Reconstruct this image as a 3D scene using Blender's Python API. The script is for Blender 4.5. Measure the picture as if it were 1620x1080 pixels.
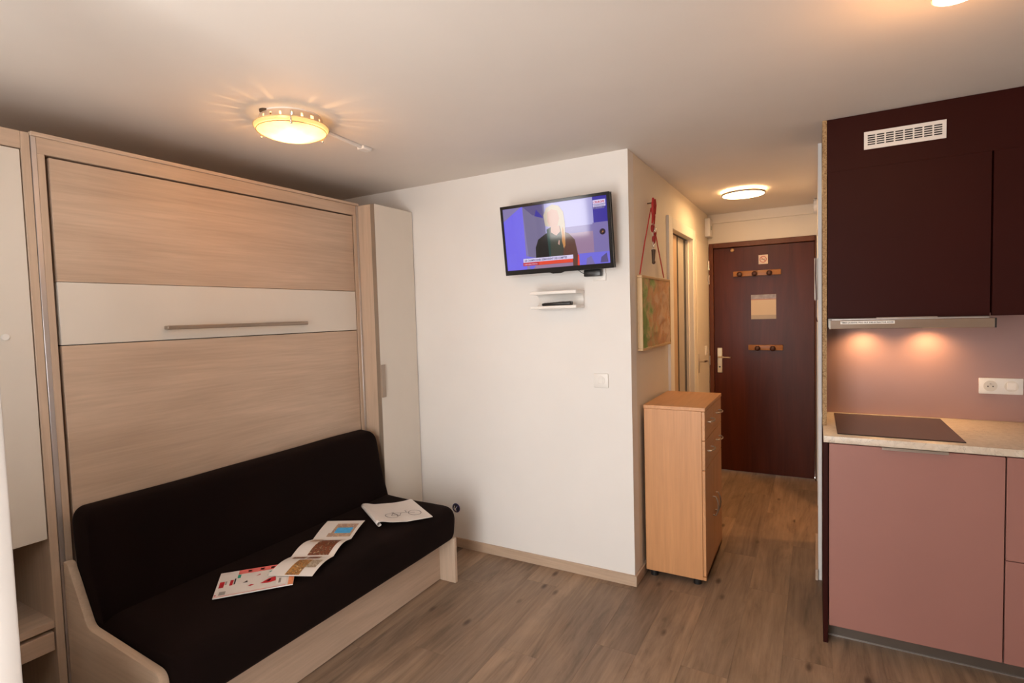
import bpy, bmesh, math, random
from mathutils import Vector, Matrix, noise
random.seed(7)
for o in list(bpy.data.objects): bpy.data.objects.remove(o)
scene = bpy.context.scene
COL = scene.collection
R = math.radians

# ------------------------------------------------------------------ camera
cam = bpy.data.cameras.new('camera'); cam.sensor_width = 36; cam.lens = 36*853.6/1620; cam.clip_start = .02
co = bpy.data.objects.new('camera', cam); COL.objects.link(co)
cr, cu, cf = Vector((.8713,.4899,-.0289)), Vector((.0009,.0574,.9984)), Vector((-.4907,.8699,-.0495))
m = Matrix.Identity(4)
for i in range(3):
    m[i][0], m[i][1], m[i][2] = cr[i], cu[i], -cf[i]
m[0][3], m[1][3], m[2][3] = .8792, -2.8779, 1.5292
co.matrix_world = m
scene.camera = co

# ------------------------------------------------------------------ sky and exposure
SKY = 11.2
w = bpy.data.worlds.new('world'); scene.world = w; w.use_nodes = True
nt = w.node_tree; nt.nodes.clear()
tc = nt.nodes.new('ShaderNodeTexCoord'); sp = nt.nodes.new('ShaderNodeSeparateXYZ'); mr = nt.nodes.new('ShaderNodeMapRange')
mr.inputs[1].default_value = -.06; mr.inputs[2].default_value = .10
mx = nt.nodes.new('ShaderNodeMix'); mx.data_type = 'RGBA'
mx.inputs[6].default_value = (.95,.915,.875,1); mx.inputs[7].default_value = (1,.975,.95,1)
bg = nt.nodes.new('ShaderNodeBackground'); bg.inputs[1].default_value = SKY; wo = nt.nodes.new('ShaderNodeOutputWorld')
nt.links.new(tc.outputs['Generated'], sp.inputs[0]); nt.links.new(sp.outputs[2], mr.inputs[0]); nt.links.new(mr.outputs[0], mx.inputs[0])
nt.links.new(mx.outputs[2], bg.inputs[0]); nt.links.new(bg.outputs[0], wo.inputs[0])
vs = scene.view_settings
vs.view_transform = 'Standard'; vs.look = 'None'; vs.gamma = 1; vs.use_curve_mapping = False; vs.exposure = 0.0
for i, (x0, x1, z0, z1) in enumerate(((-1.96,-1.35,1.65,2.2), (-.65,.62,.02,2.15))):   # portals that guide daylight sampling in the two window openings
    l = bpy.data.lights.new('window_portal', 'AREA'); l.shape = 'RECTANGLE'; l.size = x1-x0; l.size_y = z1-z0; l.cycles.is_portal = True
    o = bpy.data.objects.new('window_portal', l); COL.objects.link(o); o.location = ((x0+x1)/2, -3.39, (z0+z1)/2); o.rotation_euler = (R(90),0,0)

# ------------------------------------------------------------------ helpers
def tag(o, label=None, cat=None, group=None, kind=None):
    if label: o['label'] = label
    if cat: o['category'] = cat
    if group: o['group'] = group
    if kind: o['kind'] = kind
    return o
def thing(name, label, cat, loc, group=None):
    o = bpy.data.objects.new(name, None); COL.objects.link(o); o.location = loc; o.empty_display_size = .05
    return tag(o, label, cat, group)
def link(name, me, mat, parent=None):
    o = bpy.data.objects.new(name, me); COL.objects.link(o)
    if mat is not None:
        for mm in (mat if isinstance(mat, (list, tuple)) else [mat]): me.materials.append(mm)
    if parent is not None:
        o.parent = parent
        p = parent; off = Vector((0,0,0))
        while p is not None: off += p.location; p = p.parent
        if parent.type == 'EMPTY': o.matrix_parent_inverse = Matrix.Translation(-parent.location)
    return o
def smooth(me, ang=40):
    for p in me.polygons: p.use_smooth = True
    try: me.set_sharp_from_angle(angle=R(ang))
    except Exception: pass
def fin(name, bm, mat, parent=None, sm=True):
    bmesh.ops.recalc_face_normals(bm, faces=bm.faces)
    me = bpy.data.meshes.new(name); bm.to_mesh(me); bm.free()
    if sm: smooth(me)
    return link(name, me, mat, parent)
def abox(bm, x0, x1, y0, y1, z0, z1, bev=0.0, seg=1):
    r = bmesh.ops.create_cube(bm, size=1); v = r['verts']
    for q in v: q.co = Vector((x0+(q.co.x+.5)*(x1-x0), y0+(q.co.y+.5)*(y1-y0), z0+(q.co.z+.5)*(z1-z0)))
    if bev > 0:
        es = list({e for q in v for e in q.link_edges})
        bmesh.ops.bevel(bm, geom=es, offset=bev, segments=seg, affect='EDGES', profile=.5)
def box(name, x0, x1, y0, y1, z0, z1, mat, parent=None, bev=.0015, seg=1):
    bm = bmesh.new(); abox(bm, x0, x1, y0, y1, z0, z1, bev, seg); return fin(name, bm, mat, parent)
def boxes(name, L, mat, parent=None, bev=0.0):
    bm = bmesh.new()
    for b in L: abox(bm, *b, bev)
    return fin(name, bm, mat, parent)
def acyl(bm, c, axis, r, h, n=24, r2=None):
    r2 = r if r2 is None else r2
    res = bmesh.ops.create_cone(bm, cap_ends=True, segments=n, radius1=r, radius2=r2, depth=h)
    q = Vector((0,0,1)).rotation_difference(Vector(axis)).to_matrix().to_4x4()
    bmesh.ops.transform(bm, matrix=Matrix.Translation(c) @ q, verts=res['verts'])
def cyl(name, c, axis, r, h, mat, parent=None, n=24, r2=None):
    bm = bmesh.new(); acyl(bm, c, axis, r, h, n, r2); return fin(name, bm, mat, parent)
def asph(bm, c, r, sc=(1,1,1), n=16):
    res = bmesh.ops.create_uvsphere(bm, u_segments=n, v_segments=n//2, radius=r)
    bmesh.ops.transform(bm, matrix=Matrix.Translation(c) @ Matrix.Diagonal((*sc,1)), verts=res['verts'])
def atube(bm, pts, r, n=8, closed=False):
    pts = [Vector(p) for p in pts]; rings = []; N = len(pts); prev = None
    for i, p in enumerate(pts):
        a = pts[(i-1) % N] if (i > 0 or closed) else p; b = pts[(i+1) % N] if (i < N-1 or closed) else p
        t = (b-a).normalized()
        u = prev if prev is not None else (Vector((0,0,1)) if abs(t.z) < .9 else Vector((1,0,0)))
        u = (u - t*u.dot(t)).normalized(); prev = u; v = t.cross(u)
        rr = r[i] if isinstance(r, (list, tuple)) else r
        rings.append([bm.verts.new(p + (u*math.cos(k*2*math.pi/n) + v*math.sin(k*2*math.pi/n))*rr) for k in range(n)])
    for i in range(N if closed else N-1):
        A, B = rings[i], rings[(i+1) % N]
        for k in range(n): bm.faces.new((A[k], A[(k+1) % n], B[(k+1) % n], B[k]))
    if not closed: bm.faces.new(rings[0][::-1]); bm.faces.new(rings[-1])
def tube(name, pts, r, mat, parent=None, n=8, closed=False):
    bm = bmesh.new(); atube(bm, pts, r, n, closed); return fin(name, bm, mat, parent)
def alathe(bm, c, prof, n=48, cap=False):
    rings = [[bm.verts.new((c[0]+r*math.cos(k*2*math.pi/n), c[1]+r*math.sin(k*2*math.pi/n), z)) for k in range(n)] for r, z in prof]
    for A, B in zip(rings, rings[1:]):
        for k in range(n): bm.faces.new((A[k], A[(k+1) % n], B[(k+1) % n], B[k]))
    if cap: bm.faces.new(rings[0]); bm.faces.new(rings[-1][::-1])
def aprism(bm, poly, axis, a, b, bev=0.0, seg=2):
    """poly is a list of 2D points; extruded along axis ('Y': poly=(x,z); 'X': poly=(y,z)) between a and b"""
    f = (lambda p, t: (p[0], t, p[1])) if axis == 'Y' else (lambda p, t: (t, p[0], p[1]))
    A = [bm.verts.new(f(p, a)) for p in poly]; B = [bm.verts.new(f(p, b)) for p in poly]; n = len(poly)
    fs = [bm.faces.new(A), bm.faces.new(B[::-1])]
    for i in range(n): fs.append(bm.faces.new((A[i], B[i], B[(i+1) % n], A[(i+1) % n])))
    bmesh.ops.recalc_face_normals(bm, faces=fs)
    if bev: bmesh.ops.bevel(bm, geom=list({e for q in fs for e in q.edges}), offset=bev, segments=seg, affect='EDGES', profile=.5)
def rounded(pts, r, n=5):
    out = []; N = len(pts)
    for i in range(N):
        p, a, b = Vector(pts[i]), Vector(pts[i-1]), Vector(pts[(i+1) % N])
        rr = r[i] if isinstance(r, (list, tuple)) else r
        if rr <= 0: out.append(tuple(p)); continue
        da, db = (a-p).normalized(), (b-p).normalized(); ang = da.angle(db); d = rr/math.tan(ang/2)
        s, e = p+da*d, p+db*d
        for k in range(n+1):
            t = k/n; out.append(tuple((1-t)**2*s + 2*t*(1-t)*p + t*t*e))
    return out
def text_mesh(s, size, org, ux, uy, mat, parent, name='lettering', align='LEFT', width=None, bold=0.0):
    cu = bpy.data.curves.new('t', 'FONT'); cu.body = s; cu.size = size; cu.align_x = align; cu.fill_mode = 'FRONT'; cu.resolution_u = 2; cu.offset = bold
    o = bpy.data.objects.new('t', cu); COL.objects.link(o)
    dg = bpy.context.evaluated_depsgraph_get(); dg.update()
    me = bpy.data.meshes.new_from_object(o.evaluated_get(dg)); bpy.data.objects.remove(o)
    me.materials.clear()
    ux, uy, org = Vector(ux).normalized(), Vector(uy).normalized(), Vector(org)
    xs = [v.co.x for v in me.vertices] or [0,1]
    k = 1 if width is None else width/max(1e-6, max(xs)-min(xs)); x0 = 0 if width is None else min(xs)
    for v in me.vertices: v.co = org + ux*((v.co.x-x0)*k) + uy*v.co.y
    me.name = name
    return link(name, me, mat, parent)

# ------------------------------------------------------------------ materials
def srgb(r, g, b):
    f = lambda c: (c/255)/12.92 if c/255 <= .04045 else (((c/255)+.055)/1.055)**2.4
    return (f(r), f(g), f(b), 1)
class M:
    def __init__(s, name):
        s.m = bpy.data.materials.new(name); s.m.use_nodes = True; s.t = s.m.node_tree
        s.p = s.t.nodes['Principled BSDF']; s.o = s.t.nodes['Material Output']
    def n(s, typ, **kw):
        q = s.t.nodes.new(typ)
        for k, v in kw.items():
            if k.startswith('i_'):
                key = k[2:]; q.inputs[int(key) if key.isdigit() else key].default_value = v
            else: setattr(q, k, v)
        return q
    def l(s, a, b): s.t.links.new(a, b)
    def ramp(s, src, stops):
        r = s.n('ShaderNodeValToRGB'); cr = r.color_ramp
        while len(cr.elements) < len(stops): cr.elements.new(.5)
        for e, (pos, c) in zip(cr.elements, stops): e.position = pos; e.color = c
        s.l(src, r.inputs[0]); return r.outputs[0]
    def mix(s, f, a, b, blend='MIX'):
        q = s.n('ShaderNodeMix', data_type='RGBA', blend_type=blend)
        for i, v in ((0, f), (6, a), (7, b)):
            if hasattr(v, 'is_output'): s.l(v, q.inputs[i])
            else: q.inputs[i].default_value = v
        return q.outputs[2]
    def coords(s, scale, rnd=0.0):
        t = s.n('ShaderNodeTexCoord'); mp = s.n('ShaderNodeMapping'); mp.inputs['Scale'].default_value = scale
        s.l(t.outputs['Object'], mp.inputs[0])
        if rnd:
            oi = s.n('ShaderNodeObjectInfo'); mu = s.n('ShaderNodeMath', operation='MULTIPLY', i_1=rnd); s.l(oi.outputs['Random'], mu.inputs[0])
            cx = s.n('ShaderNodeCombineXYZ')
            for i in range(3): s.l(mu.outputs[0], cx.inputs[i])
            s.l(cx.outputs[0], mp.inputs['Location'])
        return mp.outputs[0]
    def noise(s, vec, scale=5, detail=4, rough=.55, dist=0.0):
        q = s.n('ShaderNodeTexNoise'); q.inputs['Scale'].default_value = scale; q.inputs['Detail'].default_value = detail
        q.inputs['Roughness'].default_value = rough; q.inputs['Distortion'].default_value = dist
        s.l(vec, q.inputs['Vector']); return q.outputs[0]
    def bump(s, h, strength=.2, dist=.002):
        b = s.n('ShaderNodeBump'); b.inputs['Strength'].default_value = strength; b.inputs['Distance'].default_value = dist
        s.l(h, b.inputs['Height']); s.l(b.outputs[0], s.p.inputs['Normal'])
    def base(s, c):
        if hasattr(c, 'is_output'): s.l(c, s.p.inputs['Base Color'])
        else: s.p.inputs['Base Color'].default_value = c
    def set(s, rough=.5, metal=0, spec=.5):
        s.p.inputs['Roughness'].default_value = rough; s.p.inputs['Metallic'].default_value = metal; s.p.inputs['Specular IOR Level'].default_value = spec
        return s.m
def plain(name, c, rough=.5, metal=0, spec=.5, var=.06, scale=8):
    q = M(name); v = q.coords((1,1,1)); nz = q.noise(v, scale, 3)
    d = tuple(x*(1-var) for x in c[:3])+(1,); e = tuple(min(1, x*(1+var)) for x in c[:3])+(1,)
    q.base(q.ramp(nz, [(.3, d), (.7, e)])); return q.set(rough, metal, spec)
def paint(name, c, rough=.7, bump=.08):
    q = M(name); v = q.coords((1,1,1)); nz = q.noise(v, 3, 3); fine = q.noise(v, 160, 2)
    d = tuple(x*.97 for x in c[:3])+(1,)
    q.base(q.ramp(nz, [(.3, d), (.7, c)])); q.bump(fine, bump, .001); return q.set(rough, 0, .3)
def wood(name, a, b, axis, rough=.45, k=1.0, spec=.4, rnd=0.0, dark=None):
    s = {'X': (.9,9,9), 'Y': (9,.9,9), 'Z': (9,9,.9)}[axis]; s2 = {'X': (3,90,90), 'Y': (90,3,90), 'Z': (90,90,3)}[axis]
    q = M(name); big = q.noise(q.coords(tuple(x*k for x in s), rnd), 1.3, 5, .6, 1.2); fine = q.noise(q.coords(s2, rnd), 1.0, 3, .6)
    base = q.ramp(big, [(.32, b), (.5, tuple((x+y)/2 for x, y in zip(a, b))), (.66, a)])
    q.base(q.mix(.28, base, q.ramp(fine, [(.3, tuple(x*.72 for x in a[:3])+(1,)), (.7, tuple(min(1,x*1.15) for x in a[:3])+(1,))])))
    q.bump(fine, .08, .001); return q.set(rough, 0, spec)
def emit(name, c, st, rough=.5):
    q = M(name); q.base((.02,.02,.02,1)); q.p.inputs['Emission Color'].default_value = c; q.p.inputs['Emission Strength'].default_value = st
    return q.set(rough)

WALL = paint('white_wall_paint', (.81,.795,.775,1))
CEIL = paint('white_ceiling_paint', (.78,.725,.67,1))
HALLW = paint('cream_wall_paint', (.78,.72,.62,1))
ELM_Y = wood('pale_elm_laminate_level', (.62,.47,.355,1), (.44,.325,.24,1), 'Y', k=.6)
ELM_Z = wood('pale_elm_laminate_upright', (.60,.46,.345,1), (.50,.375,.28,1), 'Z')
ELM_X = wood('pale_elm_laminate_deep', (.56,.425,.315,1), (.45,.33,.24,1), 'X')
IVORY = plain('ivory_satin_laminate', (.71,.66,.59,1), .4, var=.01)
ALU = plain('brushed_aluminium', (.62,.60,.60,1), .35, .9, var=.03)
STEEL = plain('satin_steel', (.60,.56,.52,1), .28, 1, var=.03)
HANDLE = plain('satin_nickel_handle', (.36,.29,.23,1), .4, .6, var=.03)
CHROME = plain('chrome', (.8,.78,.75,1), .12, 1, var=.01)
BLACKGAP = plain('black_gap_shade', (.008,.007,.007,1), .8, var=.1)  # black that stands in for shade in gaps and slots
BLACKP = plain('black_plastic', (.012,.012,.013,1), .3, var=.1)
BLACKG = plain('gloss_black_bezel', (.010,.010,.011,1), .12, var=.1)
WHITEP = plain('white_plastic', (.80,.78,.75,1), .35, var=.01)
WHITEL = plain('white_lacquer', (.82,.80,.77,1), .25, var=.01)
PLUM = plain('plum_matt_laminate', (.030,.0040,.0028,1), .5, 0, .13, var=.05, scale=3)
PINK = plain('dusty_rose_laminate', (.335,.158,.132,1), .45, var=.03, scale=3)
PINKW = plain('dusty_rose_splashback', (.40,.25,.235,1), .32, var=.03, scale=3)
BEECH_Z = wood('beech_laminate_upright', (.64,.325,.145,1), (.56,.275,.118,1), 'Z', .4)
BEECH_X = wood('beech_laminate_top', (.64,.325,.145,1), (.56,.275,.118,1), 'Y', .4)
MAHOG = wood('mahogany_veneer_door', (.090,.020,.0095,1), (.050,.0095,.0048,1), 'Z', .33, .7, .22)
MAHOGF = wood('mahogany_frame', (.15,.050,.022,1), (.11,.034,.015,1), 'Z', .4, .7, .25)
OAKRACK = wood('varnished_pine', (.38,.16,.05,1), (.30,.12,.035,1), 'X', .35)
DKBALL = plain('dark_wood_knob', (.05,.015,.01,1), .35)
PALEWOOD = wood('pale_pine_frame', (.62,.43,.23,1), (.52,.35,.18,1), 'Z')
REDR = plain('red_ribbon', (.45,.02,.02,1), .6)
BRONZE = plain('dark_bronze', (.10,.07,.05,1), .4, .6)
PAPER = plain('paper_white', (.74,.70,.67,1), .6, var=.02)
def fabric(name, c):
    q = M(name); v = q.coords((1,1,1)); nz = q.noise(v, 500, 2); big = q.noise(v, 5, 3)
    q.base(q.ramp(big, [(.3, tuple(x*.85 for x in c[:3])+(1,)), (.7, tuple(x*1.15 for x in c[:3])+(1,))])); q.bump(nz, .25, .001)
    q.p.inputs['Sheen Weight'].default_value = .04; q.p.inputs['Sheen Roughness'].default_value = .5; q.p.inputs['Sheen Tint'].default_value = (.5,.3,.25,1)
    return q.set(.95, 0, .1)
SOFAF = fabric('dark_brown_fabric', (.0052,.0020,.0016,1))
def floor_mat():
    q = M('grey_brown_pine_vinyl'); big = q.noise(q.coords((6,.8,1), 40), 1.2, 6, .65, 2.0); fine = q.noise(q.coords((60,3,1), 40), 1.0, 4, .65); wide = q.noise(q.coords((2.4,.9,1), 23), 1.5, 3, .6, .8)
    a, b, c = (.410,.290,.208,1), (.270,.187,.130,1), (.125,.085,.060,1)
    base = q.ramp(big, [(.28, c), (.45, b), (.70, a)])
    oi = q.n('ShaderNodeObjectInfo'); tone = q.ramp(oi.outputs['Random'], [(0, (.80,.79,.78,1)), (.5, (.97,.97,.97,1)), (1, (1.10,1.08,1.04,1))])
    base = q.mix(1.0, base, tone, 'MULTIPLY'); base = q.mix(1.0, base, q.ramp(wide, [(.35, (.74,.75,.77,1)), (.62, (1.12,1.08,1.02,1))]), 'MULTIPLY')
    base = q.mix(.30, base, q.ramp(fine, [(.3, (.14,.095,.068,1)), (.7, (.40,.29,.205,1))]))
    vo = q.n('ShaderNodeTexVoronoi'); vo.inputs['Scale'].default_value = 1.0; vo.inputs['Randomness'].default_value = 1.0
    q.l(q.coords((7.6,3.2,1), 17), vo.inputs['Vector'])
    kn = q.ramp(vo.outputs['Distance'], [(.0, (.95,.95,.95,1)), (.06, (.8,.8,.8,1)), (.14, (0,0,0,1))])
    base = q.mix(kn, base, (.07,.040,.026,1)); q.base(base); q.bump(fine, .10, .001)
    return q.set(.45, 0, .35)
FLOOR = floor_mat()
SUB = plain('dark_underlay', (.14,.095,.07,1), .8)
def stone_mat():
    q = M('speckled_cream_worktop'); v = q.coords((1,1,1)); n1 = q.noise(v, 9, 5, .6, 2.5); n2 = q.noise(v, 45, 3)
    base = q.ramp(n2, [(.35, (.60,.51,.41,1)), (.65, (.68,.60,.50,1))])
    vein = q.ramp(n1, [(.486, (0,0,0,1)), (.497, (.6,.6,.6,1)), (.508, (0,0,0,1))])
    q.base(q.mix(vein, base, (.22,.20,.17,1))); return q.set(.35, 0, .45)
STONE = stone_mat()
def chip_mat():
    q = M('raw_chipboard_edge'); v = q.coords((1,1,1)); n1 = q.noise(v, 160, 3, .7)
    q.base(q.ramp(n1, [(.3, (.16,.09,.04,1)), (.5, (.38,.25,.13,1)), (.7, (.52,.38,.22,1))])); q.bump(n1, .5, .002); return q.set(.85, 0, .1)
CHIP = chip_mat()
def hob_mat():
    q = M('black_glass_hob'); q.base((.030,.020,.018,1)); return q.set(.16, 0, .5)
HOBG = hob_mat()
def pane_mat():
    q = M('window_glass'); q.t.nodes.remove(q.p); tr = q.n('ShaderNodeBsdfTransparent'); gl = q.n('ShaderNodeBsdfGlossy'); gl.inputs['Roughness'].default_value = .01
    mxs = q.n('ShaderNodeMixShader'); mxs.inputs[0].default_value = .04; q.l(tr.outputs[0], mxs.inputs[1]); q.l(gl.outputs[0], mxs.inputs[2])
    q.l(mxs.outputs[0], q.o.inputs[0]); return q.m
GLASS = pane_mat()

# ------------------------------------------------------------------ the setting
def st(o): o['kind'] = 'structure'; return o
fl = st(box('floor', -2.3, 2.6, -3.3, 2.55, -.06, -.004, SUB, bev=0))
PW, PL, G = .19, 1.24, .0004
x = -2.1; ci = 0
while x < 2.6:
    y = -3.3 - ((ci*.437+.15*random.random()) % 1.0)*PL
    while y < 2.55:
        y0, y1, x1 = max(y, -3.3), min(y+PL, 2.55), min(x+PW, 2.6)
        vis = (x1 > -1.15) and (y1 > -2.2) and not (x > .97 and y0 > .0)
        if vis and y1-y0 > .03:
            bm = bmesh.new(); abox(bm, x+G/2, x1-G/2, y0+G/2, y1-G/2, -.004, 0.0, .0004); fin('plank', bm, FLOOR, fl, False)
        y += PL
    x += PW; ci += 1
boxes_rest = [(-2.3, -1.2, -3.3, 2.55, -.004, -.0005), (-1.2, 2.6, -3.3, -2.2, -.004, -.0005), (.97, 2.6, 1.2, 2.55, -.004, -.0005)]
boxes('floor_covering', boxes_rest, FLOOR, fl)
st(box('ceiling', -2.3, 2.7, -3.4, 2.58, 2.4, 2.46, CEIL, bev=0))
st(boxes('wall_back', [(-2.3, 0, 0, .1, 0, 2.4)], WALL))
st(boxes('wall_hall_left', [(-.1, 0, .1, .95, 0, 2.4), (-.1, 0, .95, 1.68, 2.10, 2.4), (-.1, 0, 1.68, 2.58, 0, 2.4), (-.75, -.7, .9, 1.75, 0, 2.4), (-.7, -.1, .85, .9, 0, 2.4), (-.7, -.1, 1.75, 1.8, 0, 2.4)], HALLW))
st(boxes('wall_hall_end', [(0, .008, 2.476, 2.576, 0, 2.4), (.008, .882, 2.476, 2.576, 2.134, 2.4), (.882, .97, 2.476, 2.576, 0, 2.4), (.97, 2.6, 2.476, 2.576, 0, 2.4), (0, .97, 2.576, 2.60, 0, 2.4)], HALLW))  # last box is an added backing that stops light leaking round the door
st(boxes('wall_kitchen', [(.89, 2.6, .513, .62, 0, 2.4)], WALL))
st(boxes('wall_hall_right', [(.89, .97, .62, 1.06, 0, 2.4), (.89, .97, 1.06, 1.80, 2.05, 2.4), (.89, .97, 1.80, 2.476, 0, 2.4)], WALL))
st(boxes('wall_left', [(-2.3, -2.2, -3.3, 0, 0, 2.4)], WALL))
st(boxes('wall_right', [(2.6, 2.7, -3.4, 2.576, 0, 2.4)], WALL))
st(boxes('wall_window', [(-2.3, -1.96, -3.4, -3.3, 0, 2.4), (-1.96, -1.35, -3.4, -3.3, 0, 1.65), (-1.96, -1.35, -3.4, -3.3, 2.2, 2.4), (-1.35, -.65, -3.4, -3.3, 0, 2.4), (-.65, .62, -3.4, -3.3, 2.15, 2.4), (.62, 2.6, -3.4, -3.3, 0, 2.4)], WALL))
st(boxes('ceiling_added_overhang', [(-2.6, 3.0, -4.7, -3.4, 2.36, 2.5)], CEIL))                            # unseen overhang added outside to shade the high sky
# windows behind the viewer; the left leaf of the french window stands open into the room
def leaf_frame(bm, axis, c, a0, a1, z0, z1, wd=.085, th=.05):
    for (p0, p1, q0, q1) in ((a0, a0+wd, z0, z1), (a1-wd, a1, z0, z1), (a0+wd, a1-wd, z0, z0+wd), (a0+wd, a1-wd, z1-wd, z1)):
        if axis == 'X': abox(bm, p0, p1, c-th/2, c+th/2, q0, q1, .006, 2)
        else: abox(bm, c-th/2, c+th/2, p0, p1, q0, q1, .006, 2)
bm = bmesh.new(); leaf_frame(bm, 'X', -3.35, -1.96, -1.35, 1.65, 2.2, .05); wn = st(fin('window_1', bm, WHITEP)); box('pane', -1.91, -1.40, -3.352, -3.348, 1.70, 2.15, GLASS, wn, 0)
bm = bmesh.new(); leaf_frame(bm, 'X', -3.37, -.65, .62, 0.0, 2.15, .04); wn = st(fin('window_2', bm, WHITEP))
bm = bmesh.new(); leaf_frame(bm, 'X', -3.34, .22, .58, .04, 2.11); lf = fin('window_leaf', bm, WHITEP, wn); box('pane', .305, .495, -3.342, -3.338, .125, 2.025, GLASS, lf, 0)
bm = bmesh.new(); leaf_frame(bm, 'Y', -.675, -3.31, -2.411, .02, 2.13); lf = fin('window_leaf', bm, plain('greyed_white_frame', (.60,.57,.545,1), .5, var=.02), wn); box('pane', -.677, -.673, -3.225, -2.496, 1.26, 2.045, GLASS, lf, 0); box('added_shade_panel', -.687, -.663, -3.225, -2.496, .105, 1.20, WHITEP, lf); box('middle_rail', -.70, -.65, -3.225, -2.496, 1.20, 1.26, WHITEP, lf)  # solid lower panel added to shade niche and sofa arm; frame white set darker
# baseboards and trims
st(box('baseboard_back', -1.48, .013, -.013, 0, 0, .060, ELM_X))
st(box('baseboard_hall_left', 0, .013, .0, .83, 0, .060, ELM_Y))
st(box('baseboard_hall_right', .876, .89, .50, 1.05, 0, .062, ELM_Y))
st(box('trim_1', .0, .89, 2.452, 2.476, 2.318, 2.4, HALLW))                                   # boxed-in band over the entrance door
# sliding closet door on the hall's left wall
d2 = st(boxes('door_2', [(-.062, .018, .845, .958, 0, 2.17), (-.062, .018, 1.672, 1.76, 0, 2.17), (-.062, .018, .958, 1.672, 2.092, 2.17), (-.06, -.02, .958, .985, 0, 2.092), (-.06, -.02, 1.655, 1.672, 0, 2.092)], paint('cream_door_trim', (.80,.76,.68,1), .45), bev=.003))
DPAN = plain('beige_sliding_panel', (.50,.36,.24,1), .5); DPAN2 = plain('grey_beige_sliding_panel', (.42,.38,.33,1), .35)
box('sliding_panel', -.055, -.035, 1.0, 1.31, .01, 2.085, DPAN, d2); box('sliding_panel', -.060, -.038, 1.37, 1.56, .01, 2.085, DPAN2, d2)
boxes('track', [(-.07, -.042, 1.31, 1.37, .01, 2.085), (-.085, -.07, .985, 1.655, .0, 2.09), (-.065, -.042, 1.56, 1.655, .01, 2.085), (-.075, -.03, .985, 1.655, 2.0855, 2.0915)], BLACKP, d2)
# flush cream door beyond it
d3 = st(box('door_3', 0, .008, 1.855, 2.40, .005, 2.115, paint('cream_door_leaf', (.80,.75,.66,1), .5)))
box('handle_plate', .008, .014, 1.875, 1.90, .99, 1.15, STEEL, d3); tube('lever', [(.012,1.89,1.085), (.055,1.89,1.085), (.058,1.91,1.085), (.058,2.0,1.08)], .008, STEEL, d3)
for z in (1.93, 1.80, 1.05, .25): cyl('hinge', (.012, 2.412, z), (0,0,1), .009, .085, STEEL, d3, 12)
# entrance door
d1 = st(boxes('door_1', [(.008, .045, 2.455, 2.55, 0, 2.134), (.872, .882, 2.455, 2.55, 0, 2.134), (.045, .872, 2.455, 2.55, 2.088, 2.134)], MAHOGF, bev=.003))
box('door_leaf', .047, .870, 2.476, 2.52, .012, 2.084, MAHOG, d1, .002)
hp = box('handle_plate', .072, .117, 2.466, 2.476, .930, 1.165, plain('pale_brass', (.72,.63,.45,1), .3, .8), d1, .004)
tube('lever', [(.094,2.47,1.08), (.094,2.425,1.08), (.105,2.42,1.08), (.195,2.42,1.078)], .0085, CHROME, hp); cyl('key_hole', (.094,2.4655,.985), (0,1,0), .008, .003, BLACKP, hp, 12)

# ------------------------------------------------------------------ wall bed
XB = -1.624
bed = thing('wall_bed', 'tall fold-up wall bed in pale elm laminate with an ivory band across it', 'wall bed', (-1.81, -1.17, 0))
box('side_panel', -2.185, XB+.002, -1.967, -1.943, 0, 2.174, ELM_Z, bed); box('side_panel', -2.185, XB+.002, -.404, -.380, 0, 2.174, ELM_Z, bed)
box('top_board', -2.185, XB+.002, -1.967, -.380, 2.174, 2.234, ELM_Y, bed); box('cornice', -2.185, XB+.012, -1.984, -.363, 2.234, 2.249, ELM_Y, bed)
box('gap_shade_sheet', -1.70, -1.69, -1.943, -.404, .02, 2.174, BLACKGAP, bed)  # black sheet stands in for the shade in the gaps round the panels
for a, b in ((-1.984, -1.967), (-.380, -.3635)): box('metal_edge_strip', -2.15, XB+.004, a, b, 0, 2.234, ALU, bed)
box('front_panel', -1.66, XB, -1.931, -.412, 1.7045, 2.166, ELM_Y, bed)
box('white_band', -1.66, XB+.001, -1.931, -.412, 1.4625, 1.7025, IVORY, bed)
box('front_panel', -1.66, XB, -1.931, -.412, .03, 1.459, ELM_Y, bed)
bh = box('bar_handle', XB+.028, XB+.040, -1.561, -.812, 1.507, 1.525, HANDLE, bed, .003)
for yy in (-1.545, -.828): box('handle_foot', XB+.001, XB+.030, yy-.012, yy+.012, 1.508, 1.524, HANDLE, bh, .002)

# left wardrobe unit
wd = thing('wardrobe', 'tall elm wardrobe unit with ivory door and open shelf left of wall bed', 'wardrobe', (-1.81, -2.22, 0))
box('side_panel', -2.185, XB+.002, -2.012, -1.985, 0, 2.243, ELM_Z, wd); box('side_panel', -2.185, XB+.002, -2.46, -2.435, 0, 2.243, ELM_Z, wd)
box('top_board', -2.185, XB+.002, -2.435, -2.012, 2.18, 2.243, ELM_Y, wd); box('back_panel', -2.19, -2.175, -2.435, -2.012, 0, 2.18, ELM_Z, wd)
dr = box('door', XB-.02, XB, -2.432, -2.0155, .742, 2.177, IVORY, wd)
bm = bmesh.new(); acyl(bm, (XB+.003, -2.094, 1.502), (1,0,0), .011, .006, 24); fin('lock', bm, WHITEP, dr)
box('inner_floor', -2.17, XB-.025, -2.435, -2.012, .742, .76, ELM_Y, wd)
box('shelf', -2.17, XB-.002, -2.435, -2.012, .400, .428, ELM_Y, wd)
box('drawer', -2.17, XB, -2.430, -2.0165, .316, .386, ELM_Y, wd)
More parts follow.
